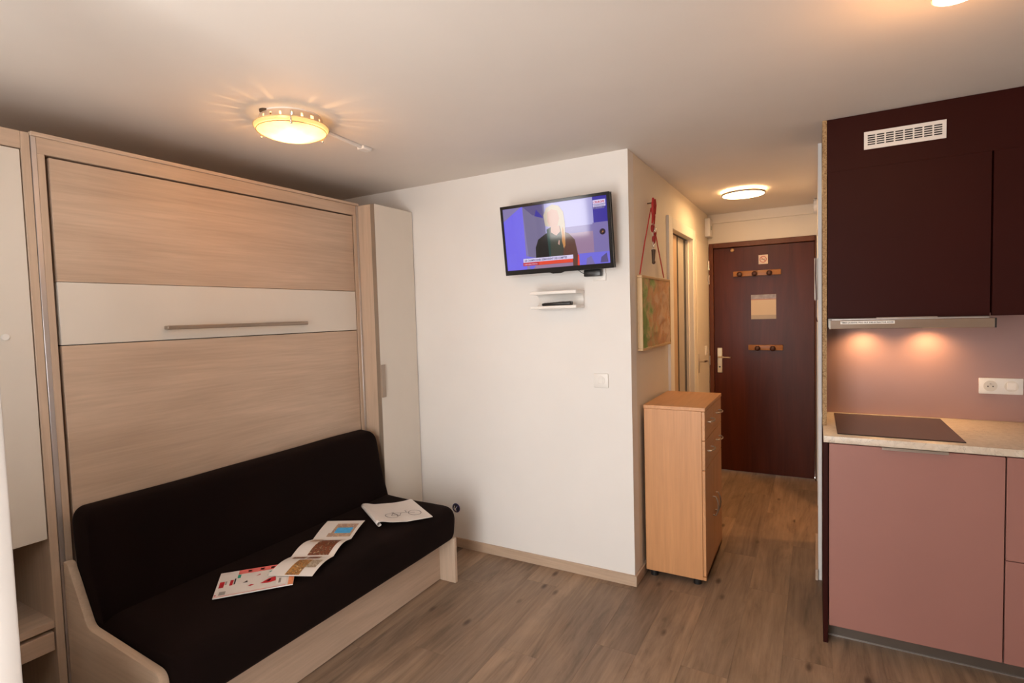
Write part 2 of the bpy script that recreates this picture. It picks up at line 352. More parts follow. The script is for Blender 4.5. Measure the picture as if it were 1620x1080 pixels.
# right narrow cupboard
nc = thing('corner_cupboard', 'narrow tall cupboard with ivory door in the corner beside the white wall', 'cupboard', (-1.75, -.18, 0))
box('side_panel', -2.185, -1.517, -.362, -.340, 0, 2.236, ELM_Z, nc); box('top_board', -2.185, -1.517, -.340, -.003, 2.214, 2.236, ELM_Y, nc)
box('back_panel', -2.19, -2.175, -.340, -.003, 0, 2.214, ELM_Z, nc); box('side_panel', -2.185, -1.517, -.025, -.003, 0, 2.214, ELM_Z, nc)
dr = box('door', -1.514, -1.484, -.362, -.006, .06, 2.234, IVORY, nc, .001); box('door_edge', -1.515, -1.485, -.3655, -.362, .06, 2.234, plain('taupe_door_edge', (.26,.20,.15,1), .4), dr, 0)  # taupe strip makes the door's side edge darker than its front
box('edge_pull', -1.4845, -1.470, -.369, -.335, 1.037, 1.24, plain('taupe_pull', (.36,.29,.23,1), .45), dr, .001)

# ------------------------------------------------------------------ sofa
sofa = thing('sofa', 'low dark brown fabric sofa with pale elm base in front of the wall bed', 'sofa', (-1.26, -1.17, 0))
def arm(name, prof, rad, a, b):
    bm = bmesh.new(); aprism(bm, rounded(prof, rad), 'Y', a, b, .004, 2); return fin(name, bm, ELM_X, sofa)
arm('arm_panel', [(-1.618,0), (-.975,0), (-.975,.392), (-1.452,.422), (-1.585,.640), (-1.618,.640)], [0,0,.045,.05,.018,.0], -1.978, -1.948)
box('end_panel', -1.5, -.922, -.424, -.400, 0, .262, ELM_Z, sofa, .003)
box('front_rail', -1.052, -1.030, -1.948, -.424, 0.004, .262, ELM_Y, sofa)
box('base_board', -1.6, -1.03, -1.948, -.424, .235, .258, ELM_Y, sofa, 0)
def cushion(name, prof, rad, y0, y1, ny=26, endr=.05, puff=.006, seedv=0.0):
    P = rounded(prof, rad, 7); 
    # densify
    D = []
    for i in range(len(P)):
        a, b = Vector(P[i]), Vector(P[(i+1) % len(P)]); k = max(1, int((b-a).length/.04))
        D += [a+(b-a)*t/k for t in range(k)]
    c = sum(D, Vector((0,0)))/len(D); ys = []
    for i in range(7): t = i/6*math.pi/2; ys.append((y0+endr*(1-math.sin(t)), endr*(1-math.cos(math.pi/2-t))))
    sec = [(y0+endr*(1-math.cos(i/6*math.pi/2)), endr*(1-math.sin(i/6*math.pi/2))) for i in range(7)]
    sec += [(y0+endr+(y1-y0-2*endr)*i/ny, 0) for i in range(1, ny)]
    sec += [(y1-endr*(1-math.cos(i/6*math.pi/2)), endr*(1-math.sin(i/6*math.pi/2))) for i in range(6, -1, -1)]
    bm = bmesh.new(); rings = []
    for y, ins in sec:
        ring = []
        for p in D:
            d = p-c; L = d.length; q = c+d*max(.05, (L-ins)/L)
            w = noise.noise(Vector((q.x*3+seedv, y*2.2, q.y*3)))*puff
            q = q + d.normalized()*w
            ring.append(bm.verts.new((q.x, y, q.y)))
        rings.append(ring)
    n = len(D)
    for A, B in zip(rings, rings[1:]):
        for k in range(n): bm.faces.new((A[k], A[(k+1) % n], B[(k+1) % n], B[k]))
    bm.faces.new(rings[0]); bm.faces.new(rings[-1])
    return fin(name, bm, SOFAF, sofa)
cushion('seat_cushion', [(-1.615,.256), (-.915,.256), (-.895,.445), (-1.615,.462)], [.02,.05,.075,.02], -1.944, -.402, endr=.055, puff=.004)
cushion('back_cushion', [(-1.620,.40), (-1.390,.40), (-1.492,.835), (-1.620,.845)], [.01,.02,.06,.04], -1.944, -.418, endr=.04, puff=.007, seedv=4.2)

# ------------------------------------------------------------------ magazines on the seat
def surf_grid(name, S, u0, u1, v0, v1, nu, nv, mat, parent, off=0.0, thick=0.0):
    bm = bmesh.new(); top = []
    for i in range(nu+1):
        row = []
        for j in range(nv+1):
            p = S(u0+(u1-u0)*i/nu, v0+(v1-v0)*j/nv); row.append(bm.verts.new((p[0], p[1], p[2]+off)))
        top.append(row)
    fs = [bm.faces.new((top[i][j], top[i+1][j], top[i+1][j+1], top[i][j+1])) for i in range(nu) for j in range(nv)]
    if thick:
        r = bmesh.ops.extrude_face_region(bm, geom=fs); vv = [q for q in r['geom'] if isinstance(q, bmesh.types.BMVert)]
        bmesh.ops.translate(bm, verts=vv, vec=(0,0,-thick))
    return fin(name, bm, mat, parent, True)
def ribbon(name, S, lines, wd_, mat, parent, off=.0012):
    bm = bmesh.new()
    for pts in lines:
        P = [Vector((*S(u, v)[:2], S(u, v)[2]+off)) for u, v in pts]
        L = []; N = len(P)
        for i, p in enumerate(P):
            t = (P[min(i+1, N-1)]-P[max(i-1, 0)]).normalized(); s = Vector((-t.y, t.x, 0)).normalized()*wd_/2
            L.append((bm.verts.new(p+s), bm.verts.new(p-s)))
        for a, b in zip(L, L[1:]): bm.faces.new((a[0], a[1], b[1], b[0]))
    return fin(name, bm, mat, parent, False)
def bil(bl, br, tl, tr, z):
    bl, br, tl, tr = map(Vector, (bl, br, tl, tr))
    def S(u, v):
        p = (bl*(1-u)+br*u)*(1-v)+(tl*(1-u)+tr*u)*v
        return (p.x, p.y, z(u, v))
    return S
ink = lambda n, r, g, b: plain(n, srgb(r, g, b), .5, var=.12, scale=40)
I_RED, I_PINK, I_TEAL, I_BLUE, I_GREY, I_ORG, I_NAVY = ink('ink_red',190,40,50), ink('ink_pink',232,120,115), ink('ink_teal',40,150,130), ink('ink_sky_blue',70,165,225), ink('ink_grey',150,145,140), ink('ink_orange',235,150,105), ink('ink_dark',60,55,60)
SEATZ = lambda x: .4595 - (x+1.30)*.012
def photo_ink(name, cols, sc):
    q = M(name); v = q.coords((1,1,1)); nz = q.noise(v, sc, 3, .7)
    q.base(q.ramp(nz, [(.30+.4*i/(len(cols)-1), srgb(*c)) for i, c in enumerate(cols)])); return q.set(.4)
PH1 = photo_ink('printed_interior_photo', [(25,15,12),(140,75,45),(70,42,30),(235,205,170)], 85)
PH2 = photo_ink('printed_facade_photo', [(45,28,18),(200,145,80),(95,60,35),(245,220,170)], 85)
PH3 = photo_ink('printed_street_photo', [(120,100,85),(200,170,140),(150,120,110),(225,205,190)], 50)

S1 = bil((-1.162,-1.684), (-.975,-1.462), (-1.332,-1.540), (-1.130,-1.318), lambda u, v: .463)
mg = thing('brochure', 'closed white and pink brochure lying nearest the left end of the sofa', 'brochure', (-1.15, -1.5, .455))
surf_grid('cover', S1, 0, 1, 0, 1, 8, 6, PAPER, mg, 0, .004)
def patch(S, u0, u1, v0, v1, mat, par, name='print', off=.0006, n=4): return surf_grid(name, S, u0, u1, v0, v1, n, n, mat, par, off)
patch(S1, .24, 1, .82, 1.0, I_PINK, mg); patch(S1, .93, 1, .0, .5, I_ORG, mg); patch(S1, .03, .09, .36, .60, I_RED, mg)
patch(S1, .16, .20, .40, .62, I_RED, mg); patch(S1, .21, .23, .42, .66, I_NAVY, mg); patch(S1, .24, .28, .66, .80, I_TEAL, mg); patch(S1, .01, .03, .07, .11, I_RED, mg)
patch(S1, .10, .12, .46, .60, I_GREY, mg); patch(S1, .0, .9, .02, .035, I_PINK, mg); patch(S1, .06, .14, .07, .20, I_GREY, mg)
def poly_print(S, uv, mat, par, off=.0008):
    bm = bmesh.new(); bm.faces.new([bm.verts.new((*S(u, v)[:2], S(u, v)[2]+off)) for u, v in uv]); return fin('print', bm, mat, par, False)
poly_print(S1, [(.56,.27),(.66,.42),(.75,.46),(.76,.28),(.66,.24)], I_RED, mg); poly_print(S1, [(.64,.32),(.68,.40),(.70,.38),(.68,.30)], I_BLUE, mg)
poly_print(S1, [(.64,.72),(.72,.80),(.74,.66)], I_TEAL, mg); poly_print(S1, [(.63,.58),(.70,.63),(.75,.56),(.66,.54)], I_TEAL, mg)
poly_print(S1, [(.33,.42),(.38,.50),(.39,.42)], I_NAVY, mg); poly_print(S1, [(.48,.62),(.53,.70),(.54,.66)], I_RED, mg); poly_print(S1, [(.40,.26),(.44,.30),(.49,.27),(.44,.24)], I_RED, mg)
for k, u in enumerate((.36, .52, .66, .80)): patch(S1, u, u+.05, .87, .95, plain('ink_pale_pink', srgb(245,190,185), .5), mg, n=1)
patch(S1, .77, .90, .10, .40, plain('ink_white', (.8,.77,.75,1), .5), mg, off=.0009); patch(S1, .80, .83, .15, .35, I_GREY, mg, off=.0012)

def folded():
    Lp = [Vector(p) for p in ((-1.122,-1.469), (-1.184,-1.304), (-1.250,-1.127), (-1.328,-.964))]
    Rp = [Vector(p) for p in ((-.947,-1.389), (-1.013,-1.214), (-1.084,-1.039), (-1.155,-.874))]
    def S(u, v):
        t = min(2.9999, max(0, v*3)); i = int(t); f = t-i
        l = Lp[i]*(1-f)+Lp[i+1]*f; r = Rp[i]*(1-f)+Rp[i+1]*f; p = l*(1-u)+r*u
        z = .4685 + .018*math.sin(math.pi*min(1, f*1.02))*(.75 if i == 0 else 1) + (.003 if i == 0 else 0)
        if i == 2: z = .4685+.020*math.sin(math.pi/2*f)
        if i == 0: z = .4685+.012*math.sin(math.pi*f)
        return (p.x, p.y, z)
    return S
S2 = folded()
lt = thing('leaflet', 'unfolded three-panel leaflet with photos lying in the middle of the sofa seat', 'leaflet', (-1.13, -1.17, .455))
surf_grid('sheet', S2, 0, 1, 0, 1, 6, 36, PAPER, lt, 0, .0008)
def pt(u0, u1, v0, v1, mt, n=8): return surf_grid('print', S2, u0, u1, v0, v1, 3, n, mt, lt, .0007)
pt(.36, .68, .01, .235, PH2); pt(.12, .42, .262, .318, PH1); pt(.47, .76, .262, .318, PH1); pt(.68, .92, .10, .23, photo_ink('printed_sketch', [(190,175,155),(140,125,105),(200,185,165),(110,95,80)], 60))
pt(.36, .86, .345, .60, PH1, 10); pt(.10, .34, .55, .64, PH3); pt(.36, .92, .70, .93, PH3, 8)
surf_grid('print', S2, .44, .86, .755, .85, 3, 5, I_BLUE, lt, .0012); pt(.30, .55, .70, .76, I_ORG if False else PH3)

def mag3():
    bl, br, tl, tr = (Vector(p) for p in ((-1.075,-.855), (-.905,-.632), (-1.350,-.690), (-1.182,-.476)))
    def S(u, v):
        p = (bl*(1-u)+br*u)*(1-v)+(tl*(1-u)+tr*u)*v
        z = .4665 + .020*math.exp(-((u)/.16)**2) + .007*math.sin(u*math.pi*1.9+.3)*(1-.3*v) + .006*v*u
        return (p.x, p.y, max(.4655, z))
    return S
S3 = mag3()
m3 = thing('magazine', 'magazine with a bicycle drawing folded back at the right end of the sofa', 'magazine', (-1.13, -.66, .455))
surf_grid('page', S3, 0, 1, 0, 1, 24, 8, PAPER, m3, 0, .0025)
bm = bmesh.new(); a, b = Vector(S3(0,0)), Vector(S3(0,1)); ax = (b-a).normalized(); ac = Vector((ax.y,-ax.x,0)).normalized()
if ac.dot(Vector(S3(1,0))-a) > 0: ac = -ac
rows = []
for i in range(17):
    ph = R(95)-R(250)*i/16; rr = .0125
    rows.append([bm.verts.new(a+(b-a)*t + ac*(rr*math.cos(ph)) + Vector((0,0,.476-a.z-(b.z-a.z)*t+rr*math.sin(ph)))) for t in (0,.1,.2,.3,.4,.5,.6,.7,.8,.9,1)])
for A, B in zip(rows, rows[1:]):
    for k in range(10): bm.faces.new((A[k], A[k+1], B[k+1], B[k]))
ro = fin('rolled_back_pages', bm, PAPER, m3)
so = ro.modifiers.new('thick', 'SOLIDIFY'); so.thickness = .0012
circ = lambda cx, cy, ru, rv, n=28: [(cx+ru*math.cos(2*math.pi*k/n), cy+rv*math.sin(2*math.pi*k/n)) for k in range(n+1)]
ribbon('bicycle_drawing', S3, [circ(.33,.30,.115,.11), circ(.79,.33,.115,.125), [(.33,.30),(.48,.28),(.55,.42),(.40,.44),(.33,.30)], [(.40,.44),(.48,.28)], [(.55,.42),(.66,.40),(.79,.33)], [(.66,.40),(.66,.50),(.71,.51)], [(.38,.46),(.43,.46)]], .0032, plain('ink_pencil', srgb(85,80,85), .6), m3)

# ------------------------------------------------------------------ television
tv = thing('television', 'flat television showing a news programme, mounted on the white wall', 'television', (-.385, -.10, 1.96))
tcen = Vector((-.385, -.125, 1.957)); tilt = R(6.5); roll_ = R(-.4)
tux = Vector((math.cos(roll_), 0, -math.sin(roll_)*-1)); tux = Vector((1, 0, .006)).normalized()
tuy = Vector((0, -math.sin(tilt), math.cos(tilt))); tuy = (tuy - tux*tuy.dot(tux)).normalized(); tn = tux.cross(tuy)   # tn points to the viewer (-Y)
def TP(u, v, d=0.0): return tcen + tux*u + tuy*v + tn*d
def tvbox(bm, u0, u1, v0, v1, d0, d1, bev=0):
    r = bmesh.ops.create_cube(bm, size=1); vv = r['verts']
    for q in vv: q.co = TP(u0+(q.co.x+.5)*(u1-u0), v0+(q.co.y+.5)*(v1-v0), d0+(q.co.z+.5)*(d1-d0))
    if bev: bmesh.ops.bevel(bm, geom=list({e for q in vv for e in q.link_edges}), offset=bev, segments=2, affect='EDGES')
TW, TH = .327, .195
bm = bmesh.new(); tvbox(bm, -TW, TW, -TH, TH, -.035, -.0035, .003); tvbox(bm, -.2, .2, -.13, .13, -.055, -.03, .006); fin('casing', bm, BLACKP, tv)
bm = bmesh.new()
for q in ((-TW, TW, TH-.013, TH), (-TW, TW, -TH, -TH+.024), (-TW, -TW+.012, -TH+.024, TH-.013), (TW-.012, TW, -TH+.024, TH-.013)): tvbox(bm, *q, -.004, .004, .001)
bz = fin('bezel', bm, BLACKG, tv)
bm = bmesh.new(); vsx = [bm.verts.new(TP(u, v, d)) for d in (-.01, .003) for u, v in ((-.06,-TH+.003), (.06,-TH+.003), (.025,-TH-.010), (-.025,-TH-.010))]
for f in ((0,1,2,3), (4,7,6,5), (0,4,5,1), (1,5,6,2), (2,6,7,3), (3,7,4,0)): bm.faces.new([vsx[i] for i in f])
fin('receiver_lip', bm, BLACKG, bz, False)
bm = bmesh.new(); acyl(bm, (-.385,-.055,1.95), (0,1,0), .02, .05, 16); abox(bm, -.45, -.32, -.016, -.001, 1.85, 2.05, .002); abox(bm, -.43, -.34, -.088, -.07, 1.88, 2.02, .002); fin('wall_bracket', bm, BLACKP, tv)
u0, u1, v0, v1 = -TW+.0115, TW-.0115, -TH+.0235, TH-.0125
SE = 1.0
def scr(n, r, g, b, k=1.0):
    q = M('screen_'+n); q.base((.01,.01,.012,1)); q.p.inputs['Emission Color'].default_value = srgb(r, g, b); q.p.inputs['Emission Strength'].default_value = SE*k; return q.set(.07, 0, .55)
names = {'lav': (128,118,165), 'blue': (112,102,228), 'grey': (112,104,140), 'dusk': (85,75,125), 'navy': (52,42,150), 'lilac': (120,108,165), 'mauve': (150,120,150), 'black': (8,8,10), 'teal': (25,60,55), 'grn': (60,62,52), 'brown': (88,55,45), 'skin': (192,150,135), 'hair': (190,130,70), 'hairp': (188,172,150), 'white': (215,205,235), 'red': (225,70,45), 'crim': (190,45,55), 'peri': (110,105,215), 'pale': (160,155,205), 'txt': (70,65,110), 'badge': (40,22,38), 'redt': (190,50,70)}
SCN = {k: scr(k, *c) for k, c in names.items()}; order = list(SCN); 
bm = bmesh.new(); layer = [0]
def sp_(poly, col):
    layer[0] += 1; d = -.0025+layer[0]*.00012
    f = bm.faces.new([bm.verts.new(TP(u0+(u1-u0)*p[0], v0+(v1-v0)*p[1], d)) for p in poly]); f.material_index = order.index(col)
rect = lambda a, b, c, d: [(a,c),(b,c),(b,d),(a,d)]
sp_(rect(0,1,0,1), 'lav'); sp_([(0,0),(0,.80),(.19,1),(.205,1),(.205,0)], 'blue'); sp_([(.0,.82),(.0,1),(.18,1)], 'lav')
sp_([(.205,1),(.235,0),(.55,0),(.42,1)], 'grey'); sp_([(.205,1),(.4,1),(.41,.80),(.30,.85)], 'dusk'); sp_([(.32,.83),(.34,.93),(.41,.78)], 'navy')
sp_([(.205,.22),(.24,.0),(.36,.0),(.34,.16)], 'peri'); sp_(rect(.42,.87,.5,1), 'pale'); sp_(rect(.87,1,.62,1), 'navy'); sp_(rect(.62,.88,.18,.52), 'mauve'); sp_(rect(.86,1,.18,.62), 'lilac')
sp_([(.60,.50),(.87,.50),(.87,.60),(.60,.60)], 'lilac'); sp_(rect(.66,1,0,.18), 'peri'); sp_(rect(.68,.72,.0,.17), 'red'); sp_([(.78,0),(.79,.1),(.83,.13),(.86,.0)], 'lilac'); sp_([(.91,.02),(.92,.1),(.97,.16),(.98,.02)], 'dusk')
sp_([(.30,0),(.31,.34),(.34,.46),(.42,.54),(.56,.57),(.64,.50),(.69,.40),(.71,.18),(.70,.0)], 'brown'); sp_([(.30,0),(.31,.34),(.34,.46),(.42,.54),(.45,.55),(.45,0)], 'black')
sp_([(.44,.0),(.44,.5),(.43,.6),(.47,.63),(.56,.63),(.60,.5),(.56,.05)], 'grn'); sp_([(.43,.60),(.46,.61),(.455,.0),(.44,.0)], 'teal')
sp_([(.47,.55),(.475,.66),(.555,.66),(.56,.55),(.52,.49)], 'skin'); sp_([(.42,.66),(.41,.82),(.44,.93),(.50,.97),(.56,.94),(.60,.84),(.61,.66),(.60,.36),(.58,.30),(.575,.45),(.56,.64),(.45,.64)], 'hairp')
sp_([(.585,.62),(.60,.50),(.60,.33),(.585,.28),(.57,.40),(.575,.55)], 'hair')
sp_([(.445,.72),(.45,.86),(.49,.90),(.545,.87),(.56,.75),(.54,.65),(.49,.61),(.46,.65)], 'skin'); sp_([(.53,.36),(.54,.42),(.55,.41),(.545,.34)], 'skin')
sp_(rect(.175,.665,.115,.175), 'white'); sp_(rect(.170,.660,.060,.114), 'red'); sp_(rect(.17,.33,.060,.114), 'crim'); sp_([(.27,.0),(.66,.0),(.66,.058),(.30,.058)], 'mauve')
sp_(rect(.875,.985,.885,.945), 'white'); sp_(rect(.875,.985,.845,.88), 'white'); sp_(rect(.875,.975,.815,.842), 'lilac')
sp_([(.945+.026*math.cos(k*math.pi/8), .475+.046*math.sin(k*math.pi/8)) for k in range(16)], 'badge'); sp_([(.937,.455),(.955,.475),(.948,.49)], 'hair')
me = bpy.data.meshes.new('screen'); bm.to_mesh(me); bm.free(); scn = link('screen', me, [SCN[k] for k in order], tv)
dd = -.0025+(layer[0]+2)*.00012
sw, sh = (u1-u0), (v1-v0)
text_mesh('LES CHAMPIONNES DEMANDENT DES COMPTES', .0155, TP(u0+sw*.187, v0+sh*.128, dd), tux, tuy, SCN['txt'], scn, width=sw*.42, bold=.0004)
text_mesh('DERNIERE MINUTE', .009, TP(u0+sw*.185, v0+sh*.075, dd), tux, tuy, SCN['white'], scn, width=sw*.13)
text_mesh('L\'EUROPE', .0145, TP(u0+sw*.882, v0+sh*.898, dd), tux, tuy, SCN['redt'], scn, width=sw*.095, bold=.0005)
for zz, (a_, b_) in (((.862), (.88,.98)), ((.825), (.88,.95))):
    pass
bm = bmesh.new()
for (a_, b_, c_, e_) in ((.880,.980,.868,.874), (.880,.975,.852,.858), (.882,.90,.822,.836), (.905,.95,.826,.831), (.955,.972,.822,.838)):
    bm.faces.new([bm.verts.new(TP(u0+sw*p, v0+sh*q, dd)) for p, q in rect(a_, b_, c_, e_)])
fin('small_print', bm, SCN['txt'], scn, False)
# power socket + adapter under the television
sk = thing('wall_socket', 'white wall socket under the right end of the television', 'socket', (-.17, -.004, 1.74))
box('plate', -.208, -.132, -.010, 0, 1.704, 1.780, WHITEP, sk, .003, 2); cyl('socket_ring', (-.17,-.011,1.742), (0,1,0), .028, .006, WHITEL, sk, 32)
ad = thing('power_adapter', 'black plug-in power adapter with cord under the television', 'adapter', (-.195, -.035, 1.745))
box('adapter_body', -.246, -.147, -.052, -.015, 1.728, 1.766, BLACKP, ad, .005, 2)
tube('cord', [(-.244,-.035,1.745), (-.262,-.036,1.752), (-.285,-.045,1.772), (-.31,-.06,1.80), (-.33,-.07,1.83)], .0022, BLACKP, ad, 6)
# light switch on the wall
def switch(nm, x, z, label, y=0.0, s=.043):
    t = thing(nm, label, 'switch', (x, y-.004, z))
    box('plate', x-s, x+s, y-.009, y, z-s*.93, z+s*.93, WHITEP, t, .003, 2)
    cyl('rocker', (x,y-.0095,z), (0,1,0), s*.58, .006, WHITEL, t, 32); box('rocker_face', x-s*.36, x+s*.36, y-.0145, y-.010, z-s*.36, z+s*.36, WHITEL, t, .002)
    return t
switch('light_switch', -.174, 1.145, 'square white light switch alone on the white wall below the shelf')
# wall shelf: two boards joined by a hollow curved back
ws = thing('wall_shelf', 'small white two-board wall shelf with rounded hollow back under the television', 'shelf', (-.40, -.065, 1.56))
X0, X1 = -.545, -.262
box('upper_board', X0, X1, -.130, -.002, 1.637, 1.656, WHITEL, ws, .004, 3); box('lower_board', X0, X1, -.130, -.002, 1.556, 1.573, WHITEL, ws, .004, 3)
pf = [(-.002,1.573), (-.002,1.637)] + [(-.062+.0+ .05*math.cos(a)-.0, 1.605+.032*math.sin(a)) for a in [R(90-180*k/14) for k in range(15)]]
bm = bmesh.new(); aprism(bm, [(-.002,1.573), (-.002,1.637)] + [(-.060+.048*math.cos(R(90-180*k/14)), 1.605+.032*math.sin(R(90-180*k/14))) for k in range(15)], 'X', X0+.002, X1-.002); fin('curved_back', bm, WHITEL, ws)
rc = thing('remote_control', 'slim black remote control lying on the wall shelf', 'remote control', (-.39, -.1, 1.573))
bm = bmesh.new(); abox(bm, -.478, -.300, -.118, -.078, 1.5735, 1.588, .006, 3)
for q in bm.verts:
    f = (q.co.x+.478)/.178
    if q.co.z > 1.58: q.co.z += .007*f
fin('remote_body', bm, BLACKP, rc)
boxes('buttons', [(-.465+i*.018, -.453+i*.018, -.110+j*.012, -.102+j*.012, 1.5875+.0066*((-.459+i*.018+.478)/.178), 1.5895+.0066*((-.459+i*.018+.478)/.178)) for i in range(7) for j in range(3)], plain('grey_rubber', (.06,.06,.06,1), .6), rc)
# bare junction box low on the wall
jb = thing('junction_box', 'round open cable outlet with loose wires low on the white wall', 'cable outlet', (-1.206, -.004, .258))
bm = bmesh.new(); n = 32
for k in range(n):
    a0, a1 = 2*math.pi*k/n, 2*math.pi*(k+1)/n
    f = lambda r, a, y: bm.verts.new((-1.206+r*math.cos(a), y, .258+r*math.sin(a)))
    bm.faces.new([f(.026,a0,-.004), f(.026,a1,-.004), f(.031,a1,-.002), f(.031,a0,-.002)]); bm.faces.new([f(.026,a0,-.004), f(.026,a1,-.004), f(.026,a1,-.0005), f(.026,a0,-.0005)])
bmesh.ops.remove_doubles(bm, verts=bm.verts, dist=.0002); fin('collar', bm, plain('blue_box_plastic', (.03,.03,.16,1), .4), jb)
cyl('recess', (-1.206,-.0008,.258), (0,1,0), .0262, .0012, plain('dark_recess', (.03,.03,.05,1), .6), jb, 32)
for dx, dz, mt in ((-.008,.0,PAPER), (.003,-.004,PAPER), (.010,.004,plain('wire_blue', (.05,.06,.3,1), .4)), (-.002,-.012,plain('wire_brown', (.12,.05,.03,1), .4))):
    tube('wire', [(-1.206+dx*1.6,-.002,.258+dz+.012), (-1.206+dx,-.016,.258+dz), (-1.206+dx*.5+.004,-.012,.258+dz-.012), (-1.206+dx*.3,-.003,.258+dz-.016)], .0022, mt, jb, 6)

# ------------------------------------------------------------------ ceiling lamps
LC = (-1.082, -1.272)
lamp = thing('ceiling_lamp', 'round frosted glass dish ceiling lamp glowing yellow over the wall bed', 'ceiling lamp', (LC[0], LC[1], 2.4))
cyl('ceiling_plate', (*LC, 2.3935), (0,0,1), .126, .012, WHITEP, lamp, 48)
bm = bmesh.new(); n = 96; rb = .128
for k in range(n):
    a0, a1 = 2*math.pi*k/n, 2*math.pi*(k+1)/n
    zs = [2.345, 2.367, 2.383, 2.393]
    for i in range(3):
        if i == 1 and k % 5 == 0: continue
        bm.faces.new([bm.verts.new((LC[0]+rb*math.cos(a), LC[1]+rb*math.sin(a), z)) for a, z in ((a0,zs[i]),(a1,zs[i]),(a1,zs[i+1]),(a0,zs[i+1]))])
bmesh.ops.remove_doubles(bm, verts=bm.verts, dist=.0001); fin('pierced_ring', bm, plain('pale_copper_ring', (.72,.56,.43,1), .35, .5), lamp)
tube('rim_line', [(LC[0]+.141*math.cos(2*math.pi*k/64), LC[1]+.141*math.sin(2*math.pi*k/64), 2.3395) for k in range(64)], .0018, plain('amber_line', (.35,.22,.09,1), .4), lamp, 6, True)
def dish_mat():
    q = M('frosted_amber_glass'); v = q.coords((1,1,1)); nz = q.noise(v, 14, 3)
    q.t.nodes.remove(q.p); tr = q.n('ShaderNodeBsdfTranslucent'); df = q.n('ShaderNodeBsdfDiffuse'); em = q.n('ShaderNodeEmission'); m1 = q.n('ShaderNodeMixShader'); ad_ = q.n('ShaderNodeAddShader'); gl = q.n('ShaderNodeBsdfGlossy'); m2 = q.n('ShaderNodeMixShader')
    q.l(q.ramp(nz, [(.35, (.95,.72,.36,1)), (.65, (.98,.85,.55,1))]), tr.inputs[0]); df.inputs[0].default_value = (.9,.75,.5,1)
    em.inputs[0].default_value = (1,.66,.24,1); em.inputs[1].default_value = .50
    m1.inputs[0].default_value = .25; q.l(tr.outputs[0], m1.inputs[1]); q.l(df.outputs[0], m1.inputs[2])
    gl.inputs['Roughness'].default_value = .08; m2.inputs[0].default_value = .05; q.l(m1.outputs[0], m2.inputs[1]); q.l(gl.outputs[0], m2.inputs[2])
    q.l(m2.outputs[0], ad_.inputs[0]); q.l(em.outputs[0], ad_.inputs[1]); q.l(ad_.outputs[0], q.o.inputs[0]); return q.m
DISH = dish_mat()
bm = bmesh.new(); prof = [(.152, 2.358)] + [(.150*math.cos(R(6*k)), 2.356-.048*math.sin(R(6*k))**1.15) for k in range(0, 15)] + [(.003, 2.308)]
alathe(bm, LC, prof, 64); fin('glass_dish', bm, DISH, lamp)
tube('dish_rim', [(LC[0]+.152*math.cos(2*math.pi*k/64), LC[1]+.152*math.sin(2*math.pi*k/64), 2.358) for k in range(64)], .0022, plain('amber_rim', (.75,.55,.28,1), .3), lamp, 6, True)
for a in (200, 320, 80):
    ca, sa = math.cos(R(a)), math.sin(R(a)); bm = bmesh.new()
    atube(bm, [(LC[0]+ca*.120, LC[1]+sa*.120, 2.386), (LC[0]+ca*.148, LC[1]+sa*.148, 2.376), (LC[0]+ca*.155, LC[1]+sa*.155, 2.352), (LC[0]+ca*.146, LC[1]+sa*.146, 2.333)], .003, 6); asph(bm, (LC[0]+ca*.146, LC[1]+sa*.146, 2.332), .006); fin('clip', bm, CHROME, lamp)
BULB = emit('warm_bulb', (1,.72,.36,1), 14)
for dx, dy in ((-.05,.03), (.05,-.03)):
    bm = bmesh.new(); asph(bm, (LC[0]+dx, LC[1]+dy, 2.354), .014, (1.6,1,.8)); fin('bulb', bm, BULB, lamp)
def point(nm, loc, e, col, r, par=None):
    l = bpy.data.lights.new(nm, 'POINT'); l.energy = e; l.color = col; l.shadow_soft_size = r
    o = bpy.data.objects.new(nm, l); COL.objects.link(o); o.location = loc
    if par is not None: o.parent = par; o.matrix_parent_inverse = Matrix.Translation(-par.location)
    return o
point('lamp_light', (LC[0], LC[1], 2.352), 3.4, (1,.56,.22), .004, lamp)
def down(nm, loc, e, col, size, par):
    l = bpy.data.lights.new(nm, 'AREA'); l.shape = 'DISK'; l.size = size; l.energy = e; l.color = col
    o = bpy.data.objects.new(nm, l); COL.objects.link(o); o.location = loc; o.parent = par; o.matrix_parent_inverse = Matrix.Translation(-par.location); return o
point('lamp_glow', (LC[0], LC[1], 2.25), 3.2, (1,.44,.13), .05, lamp)
cb = thing('ceiling_cable_duct', 'short white cable duct with end box on the ceiling beside the lamp', 'cable duct', (-1.10, -.98, 2.4))
tube('duct', [(-1.075,-1.15,2.393), (-1.112,-.83,2.393)], .0095, WHITEP, cb, 8); box('end_box', -1.138, -1.092, -.838, -.775, 2.382, 2.4, WHITEP, cb, .004)
hk = thing('ceiling_hook', 'small dark metal fixing on the ceiling beside the glowing dish lamp', 'hook', (-1.095, -1.385, 2.4))
bm = bmesh.new(); acyl(bm, (-1.096,-1.39,2.396), (0,0,1), .022, .008, 20); asph(bm, (-1.088,-1.378,2.388), .012, (1.3,1,.8)); fin('rosette', bm, BRONZE, hk)
HL = (.410, 1.515)
hl = thing('hall_ceiling_lamp', 'flat round white ceiling light glowing in the hallway', 'ceiling lamp', (*HL, 2.4))
HEM = emit('warm_white_diffuser', (1,.60,.27,1), 46); cyl('diffuser', (*HL, 2.3735), (0,0,1), .143, .012, HEM, hl, 64)
bm = bmesh.new(); alathe(bm, HL, [(.143,2.367), (.149,2.366), (.150,2.372), (.150,2.382), (.143,2.383), (.143,2.367)], 64); fin('rim', bm, plain('grey_metal_rim', (.35,.31,.28,1), .4, .5), hl)
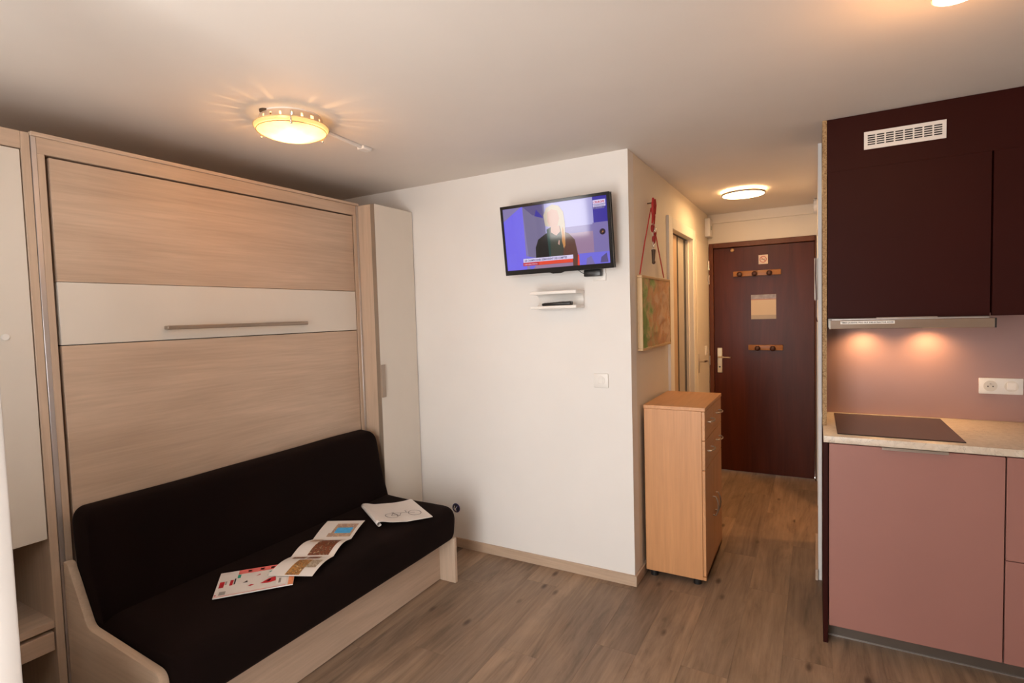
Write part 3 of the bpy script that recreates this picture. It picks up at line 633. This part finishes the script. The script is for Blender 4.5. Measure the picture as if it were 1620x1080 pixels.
cyl('base', (*HL, 2.391), (0,0,1), .125, .018, emit('warm_back_glow', (1,.50,.20,1), 20), hl, 48)
SL = (1.203, -1.035)
sl = thing('ceiling_spotlight', 'small lit ceiling spotlight cut by the top right frame edge', 'spotlight', (*SL, 2.4))
cyl('mount', (*SL, 2.385), (0,0,1), .035, .03, CHROME, sl, 32); bm = bmesh.new(); alathe(bm, SL, [(.03,2.37), (.045,2.355), (.056,2.332), (.056,2.328)], 40); fin('reflector', bm, plain('copper_reflector', (.65,.30,.14,1), .3, .6), sl)
cyl('lens', (*SL, 2.330), (0,0,1), .053, .006, emit('warm_spot_lens', (1,.82,.6,1), 10), sl, 40)
point('spot_light', (SL[0], SL[1], 2.30), 8.0, (1,.46,.16), .03, sl)

# ------------------------------------------------------------------ entrance hall
def rack(label, xa, xb, z, xs, x_lab=None):
    t = thing('coat_rack', label, 'coat rack', ((xa+xb)/2, 2.47, z))
    box('rail', xa, xb, 2.456, 2.4755, z-.024, z+.024, OAKRACK, t, .004, 2)
    for q in xs:
        bm = bmesh.new(); acyl(bm, (q,2.445,z-.006), (0,1,0), .009, .03, 12); asph(bm, (q,2.425,z-.006), .024, (1,.8,1)); fin('peg', bm, DKBALL, t)
rack('upper wooden coat rack with three pegs on the entrance door', .218, .612, 1.840, (.275,.40,.52))
rack('lower wooden coat rack with two pegs on the entrance door', .342, .625, 1.168, (.42,.545))
sg = thing('no_smoking_sign', 'small square pictogram sign at the top of the entrance door', 'sign', (.468, 2.475, 1.96))
box('plate', .430, .507, 2.471, 2.4755, 1.918, 2.0, plain('cream_sign', (.66,.50,.38,1), .4), sg, .001)
tube('red_ring', [(.468+.026*math.cos(2*math.pi*k/28), 2.4705, 1.96+.026*math.sin(2*math.pi*k/28)) for k in range(28)], .0028, plain('sign_red', (.5,.10,.08,1), .4), sg, 6, True)
boxes('cigarette', [(.452,.486,2.4698,2.4712,1.957,1.963)], plain('sign_grey', (.2,.18,.16,1), .5), sg); tube('red_bar', [(.450,2.470,1.978), (.486,2.470,1.942)], .0026, plain('sign_red_bar', (.5,.10,.08,1), .4), sg, 6)
nt_ = thing('paper_notice', 'cream paper notice with blue-grey top strip on the entrance door', 'notice', (.468, 2.474, 1.53))
box('sheet', .366, .571, 2.4735, 2.4757, 1.425, 1.645, plain('cream_paper', (.62,.50,.36,1), .6, var=.02), nt_, 0); box('header_strip', .3665, .5705, 2.4725, 2.4737, 1.606, 1.6445, plain('blue_grey_print', (.32,.30,.33,1), .5, var=.3, scale=30), nt_, 0)
box('header_line', .3665, .5705, 2.4722, 2.4737, 1.598, 1.606, plain('rose_print', (.45,.22,.18,1), .5), nt_, 0); box('footer_strip', .3665, .5705, 2.4722, 2.4737, 1.4255, 1.462, plain('taupe_print', (.42,.34,.26,1), .5), nt_, 0)
kb = thing('door_knob_hook', 'small round pale wooden knob at the top left of entrance door', 'knob', (.213, 2.47, 2.06))
bm = bmesh.new(); acyl(bm, (.213,2.468,2.06), (0,1,0), .008, .018, 12); asph(bm, (.213,2.455,2.06), .017); fin('knob_ball', bm, plain('pale_knob', (.55,.33,.16,1), .35), kb)
ab = thing('alarm_box', 'slim white plastic box high in the corner by the entrance door', 'alarm box', (.02, 2.38, 2.27))
box('case', 0, .045, 2.30, 2.448, 2.185, 2.350, WHITEP, ab, .006, 2); box('indicator', .0445, .047, 2.36, 2.39, 2.25, 2.285, plain('grey_green_lens', (.35,.40,.33,1), .4), ab, 0)
hs = thing('hall_switch', 'narrow cream switch on the hallway left wall near the entrance door', 'switch', (.01, 2.24, 1.155))
box('plate', .008, .018, 2.205, 2.275, 1.115, 1.195, WHITEP, hs, .002); box('rocker', .017, .022, 2.225, 2.255, 1.13, 1.18, WHITEL, hs, .001)
dc = thing('vent_cover', 'white ribbed vent cover high on the hallway right wall', 'vent cover', (.88, 2.2, 2.36))
cyl('cover', (.876,2.2,2.335), (1,0,0), .062, .026, WHITEP, dc, 32); boxes('rib', [(.862,.866,2.145,2.255,2.29+i*.012,2.296+i*.012) for i in range(8)], plain('grey_vent_rib', (.35,.34,.33,1), .5), dc)
ic = thing('intercom_handset', 'slim intercom handset with cord at the hallway right wall edge', 'intercom', (.885, .66, 1.65))
box('handset', .872, .8895, .62, .67, 1.56, 1.80, WHITEP, ic, .006, 2); tube('cord', [(.879,.615,1.80), (.877,.60,1.70), (.881,.595,1.58), (.879,.60,1.47), (.886,.615,1.44)], .003, plain('dark_cord', (.08,.03,.03,1), .5), ic, 6)
# relief map picture
pc = thing('relief_map', 'wood-framed relief map hanging on red string on the hallway wall', 'picture', (.02, .46, 1.3))
YA, YB, ZA, ZB = .124, .797, 1.303, 1.731
for a_, b_, c_, e_ in ((YA,YB,ZA,ZA+.014), (YA,YB,ZB-.014,ZB), (YA,YA+.012,ZA+.014,ZB-.014), (YB-.012,YB,ZA+.014,ZB-.014)): box('frame_bar', .001, .032, a_, b_, c_, e_, PALEWOOD, pc, .002)
bm = bmesh.new(); NY, NZ = 64, 44; g = []
for i in range(NY+1):
    row = []
    for j in range(NZ+1):
        y, z = YA+.012+(YB-YA-.024)*i/NY, ZA+.014+(ZB-ZA-.028)*j/NZ
        h = sum(abs(noise.noise(Vector((y*s_, z*s_, 3.3))))/s_*7 for s_ in (7,15,31)); row.append(bm.verts.new((.012+.024*(1-min(1,h))*.9, y, z)))
    g.append(row)
for i in range(NY):
    for j in range(NZ): bm.faces.new((g[i][j], g[i+1][j], g[i+1][j+1], g[i][j+1]))
def map_mat():
    q = M('relief_map_print'); t = q.n('ShaderNodeTexCoord'); sx = q.n('ShaderNodeSeparateXYZ'); q.l(t.outputs['Object'], sx.inputs[0])
    mr1 = q.n('ShaderNodeMapRange'); mr1.inputs[1].default_value = .12; mr1.inputs[2].default_value = .60; q.l(sx.outputs[1], mr1.inputs[0])
    nz = q.noise(q.coords((1,1,1)), 9, 5, .65); ad1 = q.n('ShaderNodeMath', operation='ADD'); mu = q.n('ShaderNodeMath', operation='MULTIPLY_ADD'); q.l(nz, mu.inputs[0]); mu.inputs[1].default_value = 2.6; mu.inputs[2].default_value = -1.35
    q.l(mr1.outputs[0], ad1.inputs[0]); q.l(mu.outputs[0], ad1.inputs[1])
    q.base(q.ramp(ad1.outputs[0], [(.0,(.16,.30,.07,1)), (.18,(.30,.40,.13,1)), (.36,(.50,.42,.20,1)), (.55,(.56,.33,.15,1)), (.8,(.62,.33,.16,1)), (1,(.66,.45,.28,1))])); return q.set(.4)
fin('relief', bm, map_mat(), pc)
tube('string', [(.022,.118,1.735), (.020,.24,1.93), (.022,.376,2.14), (.020,.53,1.93), (.022,.665,1.74)], .0035, REDR, pc, 6)
og = thing('hanging_ornament', 'red ribbon bow with tassels and charms hung above the relief map', 'ornament', (.02, .378, 2.19))
cyl('nail', (.02,.378,2.17), (1,0,0), .004, .04, BRONZE, og, 10)
bm = bmesh.new(); asph(bm, (.036,.378,2.165), .017, (.7,1,1.1))
for s_ in (-1, 1):
    atube(bm, [(.038,.378,2.165), (.040,.378+.022*s_,2.19), (.040,.378+.034*s_,2.16), (.038,.378+.028*s_,2.11), (.036,.378+.010*s_,2.14)], [.005,.007,.007,.006,.004], 8)
    atube(bm, [(.036,.378,2.15), (.038,.372+.016*s_,2.09), (.036,.366+.022*s_,2.045)], [.005,.007,.005], 8)
fin('ribbon_bow', bm, REDR, og)
tube('cord', [(.034,.375,2.14), (.033,.372,1.97), (.033,.368,1.84)], .003, plain('pale_cord', (.5,.40,.33,1), .6), og, 6)
FELT = plain('dark_red_felt', (.30,.02,.02,1), .8)
for c_, r_ in (((.035,.348,2.015), .014), ((.035,.408,1.995), .014), ((.035,.380,1.955), .016)): bm = bmesh.new(); asph(bm, c_, r_, (.7,.9,1.7)); fin('tassel', bm, FELT, og)
for c_, r_ in (((.040,.388,2.01), .012), ((.036,.372,1.915), .009)): bm = bmesh.new(); asph(bm, c_, r_, (.7,1,1.3)); fin('silver_bead', bm, CHROME, og)
bm = bmesh.new(); acyl(bm, (.034,.368,1.855), (0,.12,1), .008, .075, 10, .013); asph(bm, (.034,.372,1.818), .015, (.7,1,.8)); fin('bronze_charm', bm, BRONZE, og)

# beech chest with drawers and doors
bc = thing('beech_cabinet', 'upright beech laminate cabinet with drawers and doors against the hallway wall', 'cabinet', (.19, .43, 0))
BX0, BX1, BY0, BY1 = .022, .337, .150, .722
box('top_board', BX0-.002, .357, BY0-.004, BY1+.004, .975, .996, BEECH_X, bc, .002)
box('side_panel', BX0, BX1, BY0, BY0+.018, .036, .975, BEECH_Z, bc); box('side_panel', BX0, BX1, BY1-.018, BY1, .036, .975, BEECH_Z, bc)
box('back_panel', BX0, BX0+.006, BY0+.018, BY1-.018, .036, .975, BEECH_Z, bc); box('bottom_board', BX0+.006, .354, BY0+.018, BY1-.018, .036, .056, BEECH_X, bc)
box('plinth_edge', BX1, .354, BY0, BY1, .036, .056, BEECH_X, bc)
def bowh(p, vert, par):
    a = Vector(p)
    d = Vector((0,0,1)) if vert else Vector((0,1,0)); L = .055
    pts = [a-d*L, a-d*L+Vector((.016,0,0)), a-d*L*.5+Vector((.027,0,0)), a+Vector((.030,0,0)), a+d*L*.5+Vector((.027,0,0)), a+d*L+Vector((.016,0,0)), a+d*L]
    tube('handle', pts, .0042, HANDLE, par, 8)
ym = (BY0+BY1)/2
for (ya, yb) in ((BY0+.001, ym-.0015), (ym+.0015, BY1-.001)):
    for za, zb in ((.815,.972), (.651,.8115)):
        d = box('drawer', BX1+.0015, .354, ya, yb, za, zb, BEECH_X, bc, .001); bowh((.354, (ya+yb)/2-.005, (za+zb)/2+.012), False, d)
d = box('door', BX1+.0015, .354, BY0+.001, ym-.0015, .060, .6475, BEECH_Z, bc, .001); bowh((.354, ym-.045, .38), True, d)
d = box('door', BX1+.0015, .354, ym+.0015, BY1-.001, .060, .6475, BEECH_Z, bc, .001); bowh((.354, ym+.045, .38), True, d)
for a_ in (.06, .30):
    for b_ in (.185, .685): cyl('foot', (a_, b_, .018), (0,0,1), .022, .036, BLACKP, bc, 16)

# ------------------------------------------------------------------ kitchen
KX, KY, UY = .907, -.122, .115
pl = thing('kitchen_side_panel', 'tall plum end panel with raw chipboard edge beside upper kitchen cupboards', 'panel', (.916, .31, .951))
box('board', KX, .925, UY+.0015, .512, .9515, 2.399, PLUM, pl, 0); box('raw_edge', KX, .925, UY, UY+.0015, .9515, 2.399, CHIP, pl, 0)
tag(box('base_side_panel', KX, .9265, KY, .512, 0, .9205, PLUM), 'low plum end panel standing on the floor under the worktop', 'panel')
def handle_edge(xa, xb, y, z, par): 
    return boxes('edge_pull', [(xa, xb, y-.016, y+.004, z-.002, z), (xa, xb, y-.017, y-.0155, z-.009, z)], STEEL, par)
b1 = thing('base_cabinet', 'dusty rose base cupboard with one wide door under the black hob', 'kitchen cabinet', (1.227, .15, 0))
box('carcass', .929, 1.5275, KY+.022, .50, .09, .918, PLUM, b1); d = box('door', .930, 1.5262, KY, KY+.019, .086, .9165, PINK, b1); handle_edge(1.124, 1.348, KY, .9195, d)
b2 = thing('drawer_cabinet', 'dusty rose kitchen unit with two deep drawers right of the hob cupboard', 'kitchen cabinet', (1.83, .15, 0))
box('carcass', 1.5295, 2.13, KY+.022, .50, .09, .918, PLUM, b2); box('drawer', 1.531, 2.129, KY, KY+.019, .5055, .9165, PINK, b2); box('drawer', 1.531, 2.129, KY, KY+.019, .086, .5025, PINK, b2)
kp = thing('kickboard', 'brushed metal kickboard under the dusty rose kitchen units', 'kickboard', (1.5, -.03, 0))
box('board', .928, 2.13, -.042, -.026, .004, .088, plain('dark_brushed_metal', (.22,.19,.165,1), .4, .8), kp, 0); box('bottom_lip', .928, 2.13, -.048, -.041, .0, .005, ALU, kp, 0)
tag(box('worktop', .9085, 2.14, KY-.004, .512, .921, .951, STONE, None, .002, 2), 'cream speckled stone-look worktop over the dusty rose units', 'worktop')
hb = thing('induction_hob', 'black glass induction hob set on the cream worktop', 'hob', (1.19, .19, .951))
box('glass', .963, 1.415, -.075, .455, .9512, .9555, HOBG, hb, .001)
sb = tag(box('splashback', .9255, 2.14, .504, .512, .9515, 1.50, PINKW, None, .0005), 'dusty rose splashback panel between worktop and plum cupboards', 'splashback')
def upper(nm, label, xa, xb, z0_=1.467):
    t = thing(nm, label, 'kitchen cabinet', ((xa+xb)/2, .3, 1.467))
    box('carcass', xa, xb, UY+.021, .50, z0_+.012, 2.157, PLUM, t); d = box('door', xa+.001, xb-.001, UY, UY+.019, z0_, 2.156, PLUM, t, .0003); return t, d
u1_, d = upper('wall_cabinet', 'plum wall cupboard above the extractor hood', .927, 1.5235)
handle_edge(1.121, 1.344, UY, 1.4685, d)
upper('wall_cabinet', 'plum wall cupboard cut by the right frame edge', 1.5285, 2.13)
fp = tag(box('filler_panel', .9255, 2.13, UY, UY+.019, 2.1563, 2.398, PLUM, None, 0), 'plum filler panel between the wall cupboards and ceiling', 'panel')
vg = thing('ventilation_grille', 'white slotted ventilation grille in the plum panel above the cupboard', 'grille', (1.221, .11, 2.275))
gx0, gx1, gz0, gz1 = 1.072, 1.370, 2.236, 2.315; L = []
ins0, ins1, tz, bz_ = .011, .011, .016, .018
slots, rows_ = 8, 5; cw = (gx1-gx0-ins0-ins1)/slots; gap = .0058; sh_ = .0056; pit = (gz1-gz0-tz-bz_-sh_)/(rows_-1)
L.append((gx0, gx1, UY-.003, UY-.0005, gz1-tz, gz1)); L.append((gx0, gx1, UY-.003, UY-.0005, gz0, gz0+bz_))
for i in range(slots+1):
    c = gx0+ins0+i*cw; a_, b_ = (gx0 if i == 0 else c-gap/2), (gx1 if i == slots else c+gap/2); L.append((a_, b_, UY-.003, UY-.0005, gz0+bz_, gz1-tz))
for i in range(slots):
    c0, c1 = gx0+ins0+i*cw+gap/2, gx0+ins0+(i+1)*cw-gap/2
    c0 = gx0 if False else c0
    for j in range(rows_-1):
        zb = gz0+bz_+sh_+j*pit; L.append((c0, c1, UY-.003, UY-.0005, zb, zb+pit-sh_))
boxes('slotted_plate', L, WHITEP, vg); box('slot_shade_sheet', gx0+.004, gx1-.004, UY-.0008, UY-.0002, gz0+.004, gz1-.004, BLACKGAP, vg, 0)  # black sheet behind the plate gives the slots their shade by colour
# extractor hood
hd = thing('extractor_hood', 'slim stainless pull-out extractor hood with warm lights under the plum cupboard', 'extractor hood', (1.235, .28, 1.418))
box('body', .930, 1.522, .10, .50, 1.424, 1.466, plain('grey_hood_body', (.30,.28,.26,1), .45, .4), hd, .001)
fb = box('front_bar', .934, 1.532, .060, .100, 1.4185, 1.4585, plain('polished_steel', (.62,.53,.46,1), .16, 1, var=.02), hd, .0015); box('end_cap', .9335, .9385, .0595, .0985, 1.4183, 1.459, plain('grey_end_cap', (.55,.55,.50,1), .4), fb, 0)
box('end_cap', 1.5275, 1.5335, .0595, .1005, 1.4183, 1.459, BLACKP, fb, 0); box('slide_strip', .945, 1.511, .066, .10, 1.459, 1.4635, ALU, hd, 0)
stk = box('sticker', .979, 1.186, .0592, .0600, 1.4405, 1.4545, plain('white_sticker', (.85,.83,.80,1), .5), fb, 0)
text_mesh('TIREZ LA HOTTE  PULL OUT THE EXTRACTOR HOOD', .0085, (.983, .0588, 1.4445), (1,0,0), (0,0,1), plain('sticker_ink', (.03,.03,.03,1), .6), stk, width=.199, bold=.0003)
for xx in (1.095, 1.363):
    cyl('lamp_lens', (xx, .37, 1.4235), (0,0,1), .03, .004, emit('hood_lens', (1,.75,.42,1), 8), hd, 24)
    l = bpy.data.lights.new('hood_light', 'SPOT'); l.energy = 7; l.color = (1,.56,.24); l.spot_size = R(150); l.spot_blend = .9; l.shadow_soft_size = .025
    o = bpy.data.objects.new('hood_light', l); COL.objects.link(o); o.location = (xx, .425, 1.418); o.parent = hd; o.matrix_parent_inverse = Matrix.Translation(-hd.location)
# double socket on the splashback
ds = thing('double_socket', 'white double plate with socket and round switch on the splashback', 'socket', (1.649, .50, 1.12))
box('plate', 1.568, 1.730, .494, .504, 1.082, 1.159, WHITEP, ds, .003, 2)
cyl('socket_well', (1.610,.4935,1.121), (0,1,0), .026, .003, plain('socket_cream', (.68,.64,.58,1), .4), ds, 32)
for dx, dz in ((-.0095,-.002), (.0095,-.002)): cyl('pin_hole', (1.610+dx,.492,1.121+dz), (0,1,0), .003, .002, BLACKP, ds, 12)
cyl('earth_pin', (1.610,.490,1.131), (0,1,0), .003, .006, STEEL, ds, 12)
cyl('rocker_ring', (1.687,.4935,1.121), (0,1,0), .026, .003, plain('switch_cream', (.70,.66,.60,1), .4), ds, 32); box('rocker', 1.670, 1.704, .490, .494, 1.104, 1.138, WHITEL, ds, .002)

# bathroom lamp whose light falls through the hall doorway
bl_ = thing('bathroom_lamp', 'warm bathroom wall lamp beyond the hallway doorway on the right', 'wall lamp', (1.42, 1.19, 2.05))
cyl('globe', (1.42,1.19,2.12), (0,0,1), .05, .10, emit('bath_globe', (1,.72,.42,1), 4), bl_, 24); cyl('stem', (1.42,1.19,2.29), (0,0,1), .012, .22, CHROME, bl_, 12)
point('bath_light', (1.42, 1.19, 2.04), 30, (1,.50,.20), .03, bl_)
